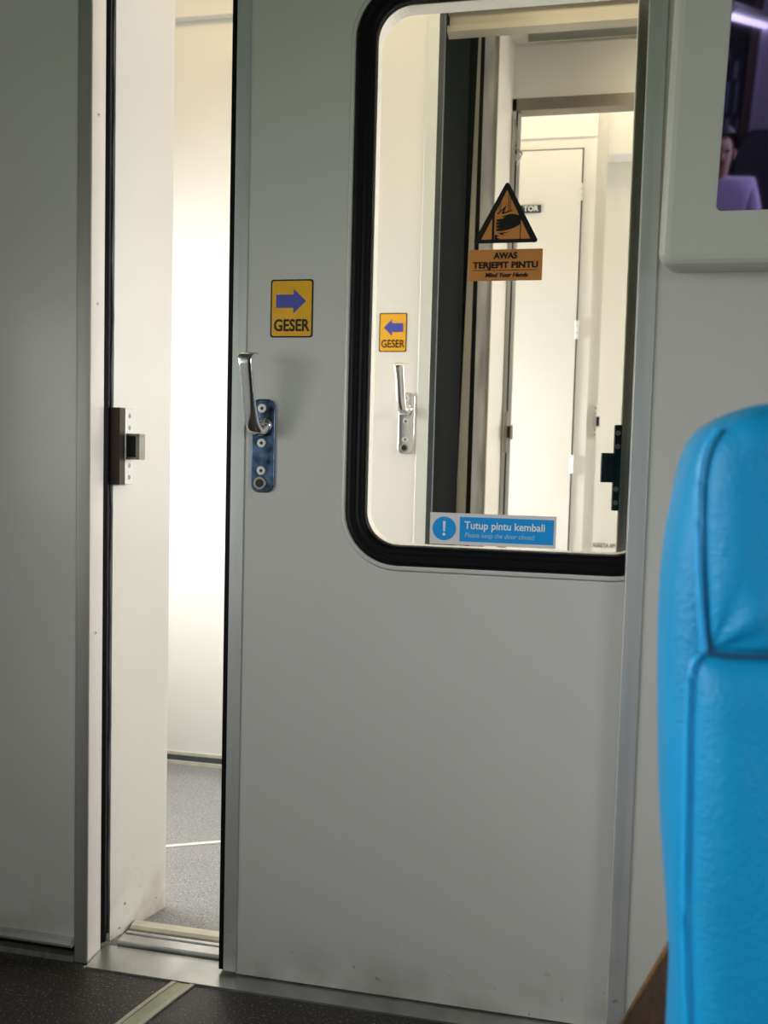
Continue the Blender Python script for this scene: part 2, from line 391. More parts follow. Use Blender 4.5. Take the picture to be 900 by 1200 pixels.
# pressed rim round the window, then the black gasket with its groove
bm = ring_profile(NB(), outline, [(.034, YD-.001), (.036, YD-.0035), (.041, YD-.0035), (.046, YD+.0005), (.034, YD+.002)])
obj('window_rim', bm, M['paint_door'], d1, smooth=True)
bm = ring_profile(NB(), outline, [(.036, YD+.001), (.034, YD-.006), (.028, YD-.0105), (.021, YD-.0095), (.017, YD-.0055), (.013, YD-.0085), (.006, YD-.0085), (.0, YD-.003), (-.001, YD+.010), (.036, YD+.010)])
g = obj('window_gasket', bm, M['rubber'], d1, smooth=True, label='black rubber window gasket')
bm = ring_profile(NB(), outline, [(-.002, YD+.014), (-.002, YD+.048), (.004, YD+.050), (.034, YD+.048), (.034, YD+.032), (.0, YD+.030), (.0, YD+.014)])
obj('inner_window_frame', bm, M['paint_bright'], d1)
bm = prism(NB(), outline(.004), YD+.013, YD+.0135); obj('window_glass', bm, M['glass'], d1, label='clear window glass')
YG = YD + .0128                         # cabin side of the glass
# leading edge: aluminium profile and rubber lip
obj('edge_profile', B(-.597, -.5705, YD-.003, YD+.034, .011, 2.28), M['alu'], d1, bevel=.001, label='aluminium edge profile')
obj('edge_rubber', B(-.6075, -.5972, YD+.001, YD+.030, .011, 2.28), M['rubber'], d1, label='black rubber lip along the edge')

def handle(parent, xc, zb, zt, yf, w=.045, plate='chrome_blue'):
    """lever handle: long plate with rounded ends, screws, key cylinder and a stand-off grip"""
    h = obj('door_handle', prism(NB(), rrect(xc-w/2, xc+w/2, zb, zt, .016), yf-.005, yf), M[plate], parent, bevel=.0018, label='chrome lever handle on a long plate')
    H = zt-zb
    for q in (.90, .53, .235):
        s = disc(NB(), xc-.002, zb+H*q, .0085, yf-.0075, yf-.004); obj('screw', s, M['screw'], h, bevel=.001)
        k = disc(NB(), xc-.002, zb+H*q, .0033, yf-.0079, yf-.0074, 6); obj('screw_socket', k, M['black'], h)
    bm = ring_r = NB(); n = 24
    for i in range(1): disc(bm, xc-.004, zb+H*.10, .0125, yf-.0085, yf-.004)
    obj('key_cylinder', bm, M['steel_dark'], h, bevel=.0015)
    obj('keyhole', disc(NB(), xc-.004, zb+H*.10, .0078, yf-.0089, yf-.0084), M['black'], h)
    # grip: swept strap
    zp = zb+H*.72
    path = [(xc+.004, yf-.004, zp, .013, .013), (xc+.001, yf-.016, zp-.009, .013, .012), (xc-.003, yf-.029, zp-.012, .013, .010), (xc-.007, yf-.039, zp-.003, .0135, .008),
            (xc-.009, yf-.047, zp+.018, .0130, .006), (xc-.011, yf-.055, zp+.050, .0120, .0048), (xc-.012, yf-.062, zp+.085, .0120, .0044), (xc-.014, yf-.067, zp+.108, .0128, .0042), (xc-.0145, yf-.068, zp+.118, .0140, .0042),
            (xc-.014, yf-.064, zp+.1245, .0152, .0034), (xc-.012, yf-.055, zp+.1265, .0160, .0026), (xc-.010, yf-.044, zp+.1270, .0160, .0022), (xc-.009, yf-.036, zp+.1272, .0155, .0018)]
    rings = []
    for i, (x, y, z, hw, ht) in enumerate(path):
        a = path[max(i-1, 0)]; c = path[min(i+1, len(path)-1)]
        t = Vector((0, c[1]-a[1], c[2]-a[2])).normalized(); nrm = Vector((0, -t.z, t.y))
        ring = []
        for k in range(16):
            an = 2*PI*k/16; cx, cy = math.cos(an), math.sin(an)
            ex = math.copysign(abs(cx)**.6, cx); ey = math.copysign(abs(cy)**.6, cy)
            ring.append(Vector((x, y, z)) + Vector((1, 0, 0))*hw*ex + nrm*ht*ey)
        rings.append(ring)
    gr = obj('grip', loft(NB(), rings), M['chrome'], h, smooth=True)
    md = gr.modifiers.new('sub', 'SUBSURF'); md.levels = 1; md.render_levels = 2
    bm = NB(); n = 20
    loft(bm, [[(xc+.004+r*math.cos(2*PI*k/n), y, zp+r*math.sin(2*PI*k/n)) for k in range(n)] for (r, y) in ((.0150, yf-.004), (.0140, yf-.010), (.011, yf-.014))])
    obj('pivot_boss', bm, M['chrome'], h, smooth=True)
    return h
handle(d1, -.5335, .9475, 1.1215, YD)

def arrow(xc, zc, w, h, right=True):
    s = 1 if right else -1
    pts = [(-w/2, -h*.27), (w*.08, -h*.27), (w*.08, -h/2), (w/2, 0), (w*.08, h/2), (w*.08, h*.27), (-w/2, h*.27)]
    pts = [(xc+s*p[0], zc+p[1]) for p in pts]
    return pts if right else pts[::-1]
def geser(parent, x0, x1, z0, z1, yf, right=True, m='yellow'):
    w, h = x1-x0, z1-z0; b = w*.035
    s = obj('sliding_sign', prism(NB(), rrect(x0, x1, z0, z1, w*.06), yf-.0006, yf), M['ink'], parent, label='yellow sticker with a blue arrow and the word GESER')
    obj('sign_face', prism(NB(), rrect(x0+b, x1-b, z0+b, z1-b, w*.05), yf-.0010, yf-.0005), M[m], s)
    obj('arrow', prism(NB(), arrow((x0+x1)/2-w*.03*(1 if right else -1)*.5, z0+h*.625, w*.70, h*.42, right), yf-.0015, yf-.0009), M['blue_ink'], s)
    text('lettering', 'GESER', (x0+x1)/2, yf-.0013, z0+h*.115, h*.285, M['ink'], s, bold=.0007 if m == 'yellow' else .0003, width=w*.84)
geser(d1, -.5245, -.4430, 1.2350, 1.3408, YD)

# pinch warning on the glass
def px_poly(pts, y): return [(aty(px, py, y).x, aty(px, py, y).z) for (px, py) in pts]
def rounded(poly, r, n=5):
    out = []; N = len(poly)
    for i in range(N):
        p = Vector(poly[i]); a = (Vector(poly[i-1])-p).normalized(); c = (Vector(poly[(i+1) % N])-p).normalized()
        half = a.angle(c)/2; d = r/math.tan(half); ctr = p + (a+c).normalized()*(r/math.sin(half))
        s = p + a*d - ctr; e = p + c*d - ctr
        a0 = math.atan2(s.y, s.x); a1 = math.atan2(e.y, e.x); da = (a1-a0+PI) % (2*PI) - PI
        for k in range(n+1):
            an = a0+da*k/n; out.append((ctr.x+r*math.cos(an), ctr.y+r*math.sin(an)))
    return out
tx, tz0, tw, tht = -.0978, 1.4008, .116, .1085          # triangle: centre, foot, width, height
ws = obj('warning_sticker', prism(NB(), rounded([(tx-tw/2, tz0), (tx+tw/2, tz0), (tx, tz0+tht)], .004), YG-.0006, YG-.0001), M['ink'], d1, label='orange warning triangle with a pinched hand over a text panel')
e = .0105
obj('triangle_face', prism(NB(), [(tx-tw/2+e*1.45, tz0+e*.62), (tx+tw/2-e*1.45, tz0+e*.62), (tx, tz0+tht-e*1.65)], YG-.0011, YG-.0005), M['orange'], ws)
def sk(u, v): return (tx + (u-400)/7.5*.001532, tz0 + (628-v)/7.5*.001510)       # a sketch grid laid on the triangle
bm = NB()
prism(bm, [sk(281, 598), sk(300, 598), sk(300, 335), sk(281, 372)], YG-.0016, YG-.0010)            # door edge
for (u0, u1, v0, v1) in ((334, 338, 262, 352), (347, 351, 240, 352), (414, 418, 172, 364), (430, 434, 195, 358), (521, 525, 378, 598)):
    prism(bm, [sk(u0, v1), sk(u1, v1), sk(u1, v0), sk(u0, v0)], YG-.0016, YG-.0010)
prism(bm, [sk(306, 598), sk(345, 598), sk(345, 588), sk(325, 586), sk(325, 575), sk(345, 566), sk(306, 556)], YG-.0016, YG-.0010)
obj('door_symbol', bm, M['ink'], ws)
bm = NB()
hand = [(523, 398), (470, 383), (430, 381), (395, 392), (352, 404), (390, 408), (372, 418), (318, 425), (316, 445), (350, 447), (316, 452), (314, 470), (348, 472), (316, 478), (314, 497), (350, 498), (318, 506), (316, 526), (365, 527), (420, 515), (470, 500), (523, 470)]
prism(bm, [sk(*p) for p in hand][::-1], YG-.0016, YG-.0010); obj('hand_symbol', bm, M['ink'], ws)
bm = NB()
for pts in ([(318, 378), (330, 382), (372, 340), (360, 378), (372, 380), (455, 352), (452, 347), (378, 366), (398, 308)], [(318, 540), (352, 548), (345, 552), (398, 568), (372, 552), (430, 532), (360, 540)]):
    prism(bm, [sk(*p) for p in pts][::-1], YG-.0016, YG-.0010)
obj('impact_marks', bm, M['ink'], ws)
ax0, ax1, az0, az1 = -.1612, -.0325, 1.3352, 1.3898
pn = obj('text_panel', prism(NB(), rrect(ax0, ax1, az0, az1, .002), YG-.0006, YG-.0001), M['orange'], ws)
axc = (ax0+ax1)/2
text('lettering', 'AWAS', axc, YG-.001, az0+.0385, .0152, M['ink'], pn if False else ws, bold=.0005, width=.041)
text('lettering', 'TERJEPIT PINTU', axc, YG-.001, az0+.0222, .0152, M['ink'], ws, bold=.0005, width=.114)
text('lettering', 'Mind Your Hands', axc+.002, YG-.001, az0+.0065, .0105, M['ink'], ws, bold=.0003, shear=.25, width=.075)
obj('rule_line', B(ax0+.008, ax1-.009, YG-.0011, YG-.0005, az0+.0178, az0+.0188), M['ink'], ws)
# 'keep the door closed' sticker
sx0, sx1, sz0, sz1 = -.2172, .0085, .8640, .9215
ks = obj('notice_sticker', prism(NB(), rrect(sx0, sx1, sz0, sz1, .0015), YG-.0006, YG-.0001), M['sticker_white'], d1, label='white and blue notice reading Tutup pintu kembali')
rx = -.2172+.0545
obj('blue_panel', B(rx, sx1-.0045, YG-.0011, YG-.0005, sz0+.0065, sz1-.0065), M['sky_blue'], ks)
obj('blue_disc', disc(NB(), sx0+.0262, (sz0+sz1)/2, .0215, YG-.0011, YG-.0005, 40), M['sky_blue'], ks)
bm = NB(); xx, zz = sx0+.0262, (sz0+sz1)/2
prism(bm, [(xx-.0016, zz-.0055), (xx+.0016, zz-.0055), (xx+.0025, zz+.0135), (xx-.0025, zz+.0135)], YG-.0016, YG-.0010); disc(bm, xx, zz-.0105, .0026, YG-.0016, YG-.0010, 16)
obj('exclamation_mark', bm, M['white_ink'], ks)
text('lettering', 'Tutup pintu kembali', rx+.0085, YG-.0013, sz0+.0300, .0190, M['white_ink'], ks, 'LEFT', bold=.00035, width=.143)
text('lettering', 'Please keep the door closed', rx+.0085, YG-.0013, sz0+.0145, .0125, M['grey_ink'], ks, 'LEFT', shear=.25, width=.125)

# ================================================================ GANGWAY DOOR (door_2), slid open to the left
YB = .97
d2 = thing('door_2', 'second cream sliding door, slid open beyond the window glass', 'door', (-.6, YB, .01), kind='structure')
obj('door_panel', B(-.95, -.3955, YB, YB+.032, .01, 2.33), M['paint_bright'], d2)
obj('edge_profile', B(-.3965, -.3630, YB-.003, YB+.034, .01, 2.33), M['edge_light'], d2, bevel=.001, label='aluminium edge profile')
obj('edge_rubber', B(-.3630, -.3475, YB+.004, YB+.030, .01, 2.33), M['rubber_grey'], d2, label='grey rubber lip along the edge')
geser(d2, -.5150, -.4330, 1.3310, 1.4435, YB, False, 'yellow_plain')
handle(d2, -.4265, 1.0345, 1.2145, YB, .047, 'chrome')
# steel header over the gangway door
hd = thing('trim_6', 'steel header rail above the gangway opening', 'header', (0, 1, 2.25), kind='structure')
obj('track_cover', B(-.340, .62, YB+.045, YB+.075, 2.25, 2.40), M['header'], hd)
obj('lower_lip', B(-.345, .62, YB+.03, YB+.075, 2.243, 2.260), M['header'], hd)
obj('upper_lip', B(-.345, .62, YB+.03, YB+.06, 2.300, 2.308), M['header'], hd)

# ---------------- gangway between the two cars
gb = thing('gangway_bellows', 'black folded rubber bellows between the two cars', 'bellows', (0, 1.25, 0))
def fold(xs, name, flip=1):
    n = 11; pts = []
    for i in range(n):
        t = i/(n-1); x = xs[0]+(xs[1]-xs[0])*t + (.006 if i % 2 else -.006)*flip; pts.append((x, 1.10+.29*t))
    out = pts + [(p[0]-.03*flip, p[1]) for p in pts[::-1]]
    obj(name, prism_plan(NB(), out, 0, 2.47), M['bellows'], gb)
fold((-.372, -.318), 'bellows_side', 1)
fold((.62, .60), 'bellows_side', -1)
# end portal of the next car
pf = thing('trim_7', 'stained steel portal post of the next car, behind the bellows', 'portal', (-.27, 1.42, 0), kind='structure')
obj('lip', prism(NB(), [(-.320, 0), (-.292, 0), (-.287, 2.47), (-.293, 2.47), (-.320, .95)], 1.395, 1.43), M['header'], pf)
obj('seal', B(-.292, -.2735, 1.415, 1.44, 0, 2.47), M['rubber'], pf, label='black rubber seal')
obj('gap_blocker', B(-.62, -.2735, 1.44, 1.46, 0, 2.47), M['rubber'], pf)  # dark blocker added to stop brightness leaking through the bellows gap
obj('steel_face', B(-.2735, -.2300, 1.41, 1.45, 0, 2.47), M['stain'], pf)
obj('bead', B(-.2300, -.2255, 1.405, 1.45, 0, 2.47), M['header'], pf)
YE = 1.60
bm = prism_plan(NB(), [(-.2255, 1.43), (-.1860, YE), (-.26, YE), (-.26, 1.43)], 0, 2.48); tag(obj('wall_side.001', bm, M['paint_side']), 'narrow cream side wall inside the next car', 'wall', kind='structure')
tag(obj('wall_end', B(-.26, 1.4, YE, YE+.04, 2.288, 2.48), M['paint_side']), 'cream panel above the far door frame of the next car', 'wall', kind='structure')
tag(obj('ceiling.002', B(-.26, 1.4, 1.05, YE+.04, 2.48, 2.52), M['paint_bright']), 'cream ceiling over the gangway', 'ceiling', kind='structure')
tag(obj('ceiling_panel', B(-.14, 1.2, 1.22, 1.570, 2.470, 2.4805), M['vent']), 'grey rectangular panel in the gangway ceiling', 'ceiling panel')
fr = thing('trim_8', 'steel door frame of the next car', 'door frame', (0, YE, 0), kind='structure')
obj('frame_post', B(-.1860, -.1735, YE-.012, YE+.045, 0, 2.288), M['steel'], fr)
obj('frame_header', B(-.1860, .90, YE-.012, YE+.045, 2.247, 2.288), M['header_dark'], fr)
obj('frame_seal', B(-.1735, -.1690, YE, YE+.04, 0, 2.247), M['rubber'], fr, label='black seal line')
obj('frame_edge', B(-.1690, -.1570, YE+.005, YE+.05, 0, 2.247), M['alu'], fr)
keeper(fr, -.180, YE-.014, 1.127, .95, 'header', 1)
bm = NB(); tube(bm, [aty(603, 140, YE-.02), aty(606, 160, YE-.03), aty(603, 172, YE-.03), aty(612, 180, YE-.04), aty(606, 192, YE-.03), aty(603, 182, YE-.02)], .0035, 6)
obj('door_catch', bm, M['steel_dark'], fr)

# ---------------- vestibule of the next car
Y3 = 2.2
def X3(px, py, y=Y3): return aty(px, py, y)
xr = X3(699, 200).x
tag(obj('wall_far', B(-1.6, xr, Y3, Y3+.18, 0, 2.75), M['paint_bright']), 'cream wall of the next vestibule holding a white door', 'wall', kind='structure')
d3 = thing('door_3', 'white hinged door with a small dark name plate, far inside the next car', 'door', (-.2, Y3, 0), kind='structure')
dz = X3(650, 175).z; dx = X3(676, 400).x
obj('door_leaf', B(-.62, dx-.006, Y3-.008, Y3, .03, dz-.006), M['paint_bright'], d3)
bm = NB(); box(bm, dx-.006, dx, Y3-.004, Y3, .03, dz); box(bm, -.62, dx-.006, Y3-.004, Y3, dz-.008, dz); obj('door_gap', bm, M['rubber_grey'], d3, label='dark gap line')
for (v0, v1) in ((216, 236), (376, 398), (533, 555)):
    z0, z1 = X3(675, v1).z, X3(675, v0).z
    bm = NB(); n = 10
    for k in range(3):
        a, c = z0+(z1-z0)*(k+.06)/3, z0+(z1-z0)*(k+.94)/3
        loft(bm, [[(dx-.003+.007*math.cos(2*PI*i/n), Y3-.010+.007*math.sin(2*PI*i/n), z) for i in range(n)] for z in (a, c)])
    obj('hinge', bm, M['screw'], d3)
q0, q1 = X3(634, 250), X3(598, 242)
np_ = obj('name_plate', B(q1.x, q0.x, Y3-.011, Y3-.008, q0.z, q1.z), M['plate_dark'], d3, label='small dark plate with white letters')
text('lettering', 'TOR', q0.x-.012, Y3-.0115, q0.z+.0075, .030, M['white_ink'], np_, 'RIGHT', bold=.0006)
tag(obj('trim_9', B(-1.6, xr, Y3-.006, Y3, X3(650, 162).z, X3(650, 160).z+.2), M['paint_bright'], bevel=.002), 'cream fascia above the far white door', 'fascia', kind='structure')
YR = 2.36
tag(obj('wall_far.001', B(xr, 1.6, YR, YR+.04, 0, 2.75), M['paint_bright']), 'recessed cream wall at the right of the next vestibule', 'wall', kind='structure')
a = aty(708, 182, YR-.1)
tag(obj('overhead_box', B(a.x-.012, 1.2, YR-.1, YR, a.z, 2.75), M['paint_bright'], bevel=.006), 'cream overhead box high on the recessed far wall', 'cabinet')
t10 = thing('trim_10', 'pale corner post beside the recessed far wall', 'corner post', (xr, YR, 0), kind='structure')
obj('post', B(xr-.001, aty(710, 200, YR-.02).x, YR-.14, YR, 0, a.z if False else 2.75), M['alu'] if False else M['paint_side'], t10)
kx = aty(696, 490, YR-.15)
keeper(t10, kx.x, YR-.145, aty(702, 494, YR-.15).z, .9, 'screw', 1)
a, c = aty(695.5, 641, YR), aty(721, 641, YR)
wt = thing('wall_lettering', 'small dark printed words low on the recessed far wall', 'lettering', (a.x, YR, a.z))
text('printed_words', 'KERETA API', (a.x+c.x)/2, YR-.0008, a.z, .027, M['ink'], wt, width=(c.x-a.x))
tag(obj('ceiling.003', B(-1.6, 1.6, YE+.04, 3.0, 2.75, 2.8), M['paint_bright']), 'cream ceiling of the next vestibule', 'ceiling', kind='structure')
tag(obj('wall_outer.002', B(-1.64, -1.6, YE+.04, 3.0, 0, 2.75), M['paint_bright']), 'outer wall at the left of the next vestibule', 'wall', kind='structure')

# ================================================================ FLOOR GUIDE STRIP, CRUMB
gs = thing('guide_strip', 'curved glow strip with cream edges on the dark cabin floor', 'floor strip', (-.69, -.1, 0))
def strip(c0, w, z, m, name):
    cl = []
    for i in range(25):
        t = i/24; y = -.019 - .75*t; x = -.664 - .30*t*.9 + .22*max(0, t-.02)**2*1.0
        cl.append((x + c0, y))
    pts = [(x-w/2, y) for x, y in cl] + [(x+w/2, y) for x, y in cl[::-1]]
    obj(name, prism_plan(NB(), pts, 0, z), M[m], gs)
strip(.003, .026, .0018, 'glow', 'glow_insert')
strip(-.0150, .0085, .0035, 'cream_edge', 'edge_rail'); strip(.0215, .010, .0035, 'cream_edge', 'edge_rail')
bm = NB(); bmesh.ops.create_icosphere(bm, subdivisions=2, radius=.0032); bmesh.ops.scale(bm, vec=(1.2, .9, .6), verts=bm.verts)
for v in bm.verts: v.co += Vector((random.uniform(-.0004, .0004),)*3)
p = atz(102, 1132); bmesh.ops.translate(bm, verts=bm.verts, vec=(p.x, p.y-.006, .0019))
tag(obj('crumb', bm, M['crumb']), 'tiny white crumb on the dark floor at the foot of the steel post', 'crumb')

# ================================================================ TELEVISION
tv = thing('television', 'wall television in a cream housing, its dark screen mirroring the cabin', 'television', (.55, 0, 1.33))
TX0, TX1, TZ0, TZ1, TYF = .1490, .98, 1.3270, 2.02, -.100
TILT = math.radians(11)
bm = NB()
def tvy(z): return TYF - (z-TZ0)*math.tan(TILT)
def ringtv(inset, dy):
    return [(x, tvy(z)+dy, z) for (x, z) in rrect(TX0+inset, TX1-inset, TZ0+inset, TZ1-inset, max(.004, .02-inset), 5)]
back = [(x+(.020 if x < .5 else -.020), -.0005, z+(.008 if z < 1.6 else 0)) for (x, z) in rrect(TX0, TX1, TZ0, TZ1, .02, 5)]
loft(bm, [back, [(x, y, z) for (x, y, z) in ringtv(0, .016)], ringtv(.002, .006), ringtv(.007, .0015), ringtv(.014, 0)])
obj('housing', bm, M['paint_tv'], tv, smooth=False, bevel=.0)
SX0, SX1, SZ0, SZ1 = .2262, .2262+.66, 1.402, 1.402+.378
bm = NB(); loft(bm, [[(x, tvy(z)+dy, z) for (x, z) in rrect(SX0, SX1, SZ0, SZ1, .008, 5)] for dy in (.004, -.0012)])
obj('screen', bm, M['screen'], tv, label='dark glossy screen')

# ================================================================ BLUE SEAT
YS = -.90                                   # plane of the backrest's rear face (towards the camera)
k_ = (YS-EYE.y)
def sx(px, py): return aty(px, py, YS).x
def sz(px, py): return aty(px, py, YS).z
outl = [(900, 470), (875, 478), (850, 491), (836, 503), (825, 517), (817, 540), (810, 570), (802, 608), (795, 650), (790, 705), (788, 750), (787, 820), (788, 920), (790, 1010), (797, 1100), (803, 1200)]
OL = [(sx(*p), sz(*p)) for p in outl]
def chaikin(L_, k=2):
    for _ in range(k):
        o = [L_[0]]
        for a, c in zip(L_, L_[1:]): o += [(a[0]*.75+c[0]*.25, a[1]*.75+c[1]*.25), (a[0]*.25+c[0]*.75, a[1]*.25+c[1]*.75)]
        L_ = o + [L_[-1]]
    return L_
OL = chaikin(OL, 3)
def lerp_list(L_, z):
    """x on the outline at height z (list ordered by falling z)"""
    if z >= L_[0][1]: return L_[0][0]
    for (x0, z0), (x1, z1) in zip(L_, L_[1:]):
        if z1 <= z <= z0: return x0+(x1-x0)*((z-z0)/(z1-z0) if z1 != z0 else 0)
    return L_[-1][0]
seat = thing('train_seat', 'bright blue leather train seat with a dark wooden armrest side', 'seat', (.35, -.75, 0))
XC = OL[0][0] + .17                         # middle of the seat
ztop = OL[0][1] + .012
SD = .115                                   # thickness of the backrest
# body of the backrest: stack of rounded rectangles whose left edge follows the outline, mirrored on the right
def ring_at(z, inset=0., y0=YS+.012, y1=YS+SD, r=.03):
    xl = lerp_list(OL, z) + inset; xr_ = 2*XC - xl
    return [(x, y, z) for (x, y) in rrect(xl, xr_, y0+inset*.6, y1-inset*.6, r, 6)]
zs = [.40, .46] + [.50+.01*i for i in range(45)] + [.95+.004*i for i in range(60)]
zs = [z for z in zs if z < OL[0][1]-.001] + [OL[0][1]-.0005]
rings = [ring_at(z) for z in zs]
xl = OL[0][0]
for (dz, ins) in ((.006, .03), (.010, .07)):
    rings.append([(x, y, OL[0][1]+dz) for (x, y) in rrect(xl+ins, 2*XC-xl-ins, YS+.022+ins*.1, YS+SD-.01-ins*.1, .03, 6)])
body = obj('backrest', loft(NB(), rings), M['leather'], seat, smooth=True)
# cushions on the face towards the camera
SEAM_U = [(900, 474), (862, 487), (845, 502), (833, 520), (825, 545), (822, 570), (821, 610), (822, 660), (824, 700), (827, 740), (829, 768)]
SEAM_L = [(822, 772), (815, 778), (811, 790), (808.5, 820), (807, 870), (805.5, 970), (803, 1080), (806, 1180), (809, 1260)]
def cushion(seam, zlo, zhi, puff, name, ntop=.02):
    L_ = chaikin([(sx(*p)+.004, sz(*p)) for p in seam])
    nz, nx = 90, 80; bm = NB(); grid = []
    for i in range(nz+1):
        t = i/nz; z = zhi + (zlo-zhi)*t
        xl = lerp_list(L_, z); xr_ = 2*XC-xl; row = []
        for j in range(nx+1):
            s = j/nx; s2 = .5-.5*math.cos(PI*s); x = xl+(xr_-xl)*s2
            dxe = min(x-xl, xr_-x); dze = min(zhi-z, z-zlo)
            def prof(d, R): 
                d = max(0, min(1, d/R)); return math.sqrt(max(0, 1-(1-d)**2))
            h = prof(dxe, .03)*prof(dze, .030)
            wr = .0016*math.sin(x*210+z*60)*math.exp(-max(0, dze)/.03) if name == 'headrest_cushion' else .0008*math.sin(x*90+z*35)
            if name == 'headrest_cushion':          # puckers that fan out from the lower corner
                ax_, az_ = x-xl, z-zlo; rr_ = math.hypot(ax_, az_); an_ = math.atan2(az_, ax_)
                wr += .0045*math.exp(-rr_/.035)*math.sin(an_*9+1.0)
            row.append(bm.verts.new((x, YS+.013 - puff*h - wr*h, z)))
        grid.append(row)
    for a, c in zip(grid, grid[1:]):
        for j in range(nx): bm.faces.new((a[j], a[j+1], c[j+1], c[j]))
    # close at the back
    edge = [e for e in bm.edges if e.is_boundary]
    r = bmesh.ops.extrude_edge_only(bm, edges=edge)
    for v in [g for g in r['geom'] if isinstance(g, bmesh.types.BMVert)]: v.co.y = YS+.03
    return obj(name, bm, M['leather'], seat, smooth=True)
zm = sz(900, 771)
cushion(SEAM_U, zm+.001, OL[0][1]-.004, .017, 'headrest_cushion')
cushion(SEAM_L, .42, zm-.001, .020, 'back_cushion')
# piping and stitching along the seams
def seamline(pts, off, y, r, m, name, n=6):
    P = [Vector((x+off, y, z)) for x, z in chaikin([(sx(*p), sz(*p)) for p in pts])]
    bm = tube(NB(), P, r, n); return obj(name, bm, M[m], seat, smooth=True)
seamline(SEAM_U[2:], -.0008, YS+.0090, .0024, 'thread', 'piping')
seamline(SEAM_U[2:], .0042, YS+.0105, .0012, 'thread_dark', 'seam_line')
seamline(SEAM_L, .0002, YS+.0095, .0022, 'thread', 'piping')
seamline([(829, 768), (850, 771), (900, 772), (950, 772)], 0, YS+.006, .0018, 'thread_dark', 'cross_seam')
# armrest side panel: slanted wooden board beside the seat
AX = .1160
def ap(px, py): q = atx(px, py, AX); return (q.y, q.z)
(ay0, az0_), (ay1, az1_) = ap(801, 1073), ap(727, 1200)
dy_, dz_ = ay1-ay0, az1_-az0_
prof_ = [(ay0-.012, az0_-.002), (ay0, az0_), (ay1, az1_), (ay1+dy_*.3, az1_+dz_*.3), (ay1+dy_*.34, .06), (ay0-.012, .06)]
bm = NB(); A = AX+.022
loft(bm, [[(x, y, z) for (y, z) in prof_] for x in (AX, A)]); obj('armrest_panel', bm, M['wood'], seat, bevel=.004, seg=3, label='dark varnished wooden side panel')
bm = NB(); edge = [Vector((AX+.001, y, z-.004)) for (y, z) in prof_[1:4]]
tube(bm, edge, .0035, 8); obj('armrest_edge_highlight', bm, M['wood_edge_highlight'], seat, smooth=True, label='painted golden highlight along the wood edge')
# seat pan and pedestal (below the frame)
bm = prism_plan(NB(), rrect(.150, 2*XC-.150, YS+.10, YS+.46, .05, 6), .24, .34); obj('seat_cushion', bm, M['leather'], seat, bevel=.02, seg=3)
bm = NB(); box(bm, .2, .26, YS+.15, YS+.45, 0, .25); box(bm, 2*XC-.26, 2*XC-.2, YS+.15, YS+.45, 0, .25); obj('pedestal', bm, M['steel_dark'], seat)

# ================================================================ CABIN AROUND THE CAMERA (mirrored in the screen, and the source of its light)
window_wall('wall_window_left', 'left side wall of the cabin with its long window', -1.49, -6.0, .0, ZC, -4.2, -.55, .80, 1.55, M['paint_wall'], 'window_3', 'left cabin window frame')
window_wall('wall_window_right', 'right side wall of the cabin with its long window', 1.45, -6.0, .0, ZC, -4.8, -.9, .80, 1.60, M['paint_wall'], 'window_4', 'right cabin window frame')
tag(obj('wall_rear', B(-1.45, 1.45, -6.04, -6.0, 0, ZC), M['seat_dark']), 'dark rear wall of the cabin, mirrored in the screen', 'wall', kind='structure')
NT = Vector((0, -math.cos(TILT), -math.sin(TILT))); PT = Vector((.3, tvy(1.5), 1.5))
def mirror(px, py, y=None, z=None):
    """where the line of sight that bounces off the screen meets a plane behind the camera"""
    d = ray(px, py); p = EYE + d*((PT-EYE).dot(NT)/d.dot(NT)); r = d - NT*(2*d.dot(NT))
    return p + r*((y-p.y)/r.y if y is not None else (z-p.z)/r.z)
# rear partition with tall glazed panels, a brown post and a pale curtain
a, b_ = mirror(844, 60, -5.2), mirror(872, 190, -5.2)
rp = thing('rear_partition', 'dark glazed partition with a brown post, mirrored in the television screen', 'partition', ((a.x+b_.x)/2, -5.2, 0))
obj('frame', B(a.x-.5, 1.45, -5.24, -5.20, 0, ZC), M['seat_dark'], rp)
pm = mat('bluish_pane', (.16, .20, .25), .3)
for (u0, u1, v0, v1) in ((847, 856, 60, 72), (859, 866, 72, 92), (847, 856, 96, 132), (859, 866, 96, 132), (847, 856, 138, 160), (859, 866, 138, 170)):
    p, q = mirror(u0, v1, -5.19), mirror(u1, v0, -5.19); obj('pane', B(p.x, q.x, -5.199, -5.19, min(p.z, q.z), max(p.z, q.z)), pm, rp)
p, q = mirror(873, 200, -5.13), mirror(880, 40, -5.13)
obj('post', B(p.x, q.x, -5.2, -5.13, 0, ZC), M['brown_post'], rp, label='brown post')
p = mirror(883, 100, -5.08); bm = NB(); n = 40; pts = []
for i in range(n+1):
    pts.append((p.x + .28*i/n, -5.08 + .02*math.sin(i*1.1)))
pts2 = pts + [(x, y-.006) for x, y in pts[::-1]]
tag(obj('curtain', prism_plan(NB(), pts2, .9, ZC), M['curtain'], smooth=False), 'pale lavender curtain mirrored at the right of the television screen', 'curtain')
# lamp tube under the ceiling
p = mirror(857, 20, -4.15); LZ = p.z; q = mirror(905, 33, z=LZ)
lt = thing('ceiling_lamp', 'slim tube lamp under the cabin ceiling, mirrored in the screen', 'lamp', (p.x, p.y, LZ))
obj('tube', tube(NB(), [p, q + (q-p)*1.5], .016, 12), M['tube'], lt, smooth=True)
bm = NB(); e = q + (q-p)*1.5; tube(bm, [p+Vector((0, 0, .045)), e+Vector((0, 0, .045))], .03, 4); obj('fitting', bm, M['paint_tv'], lt)
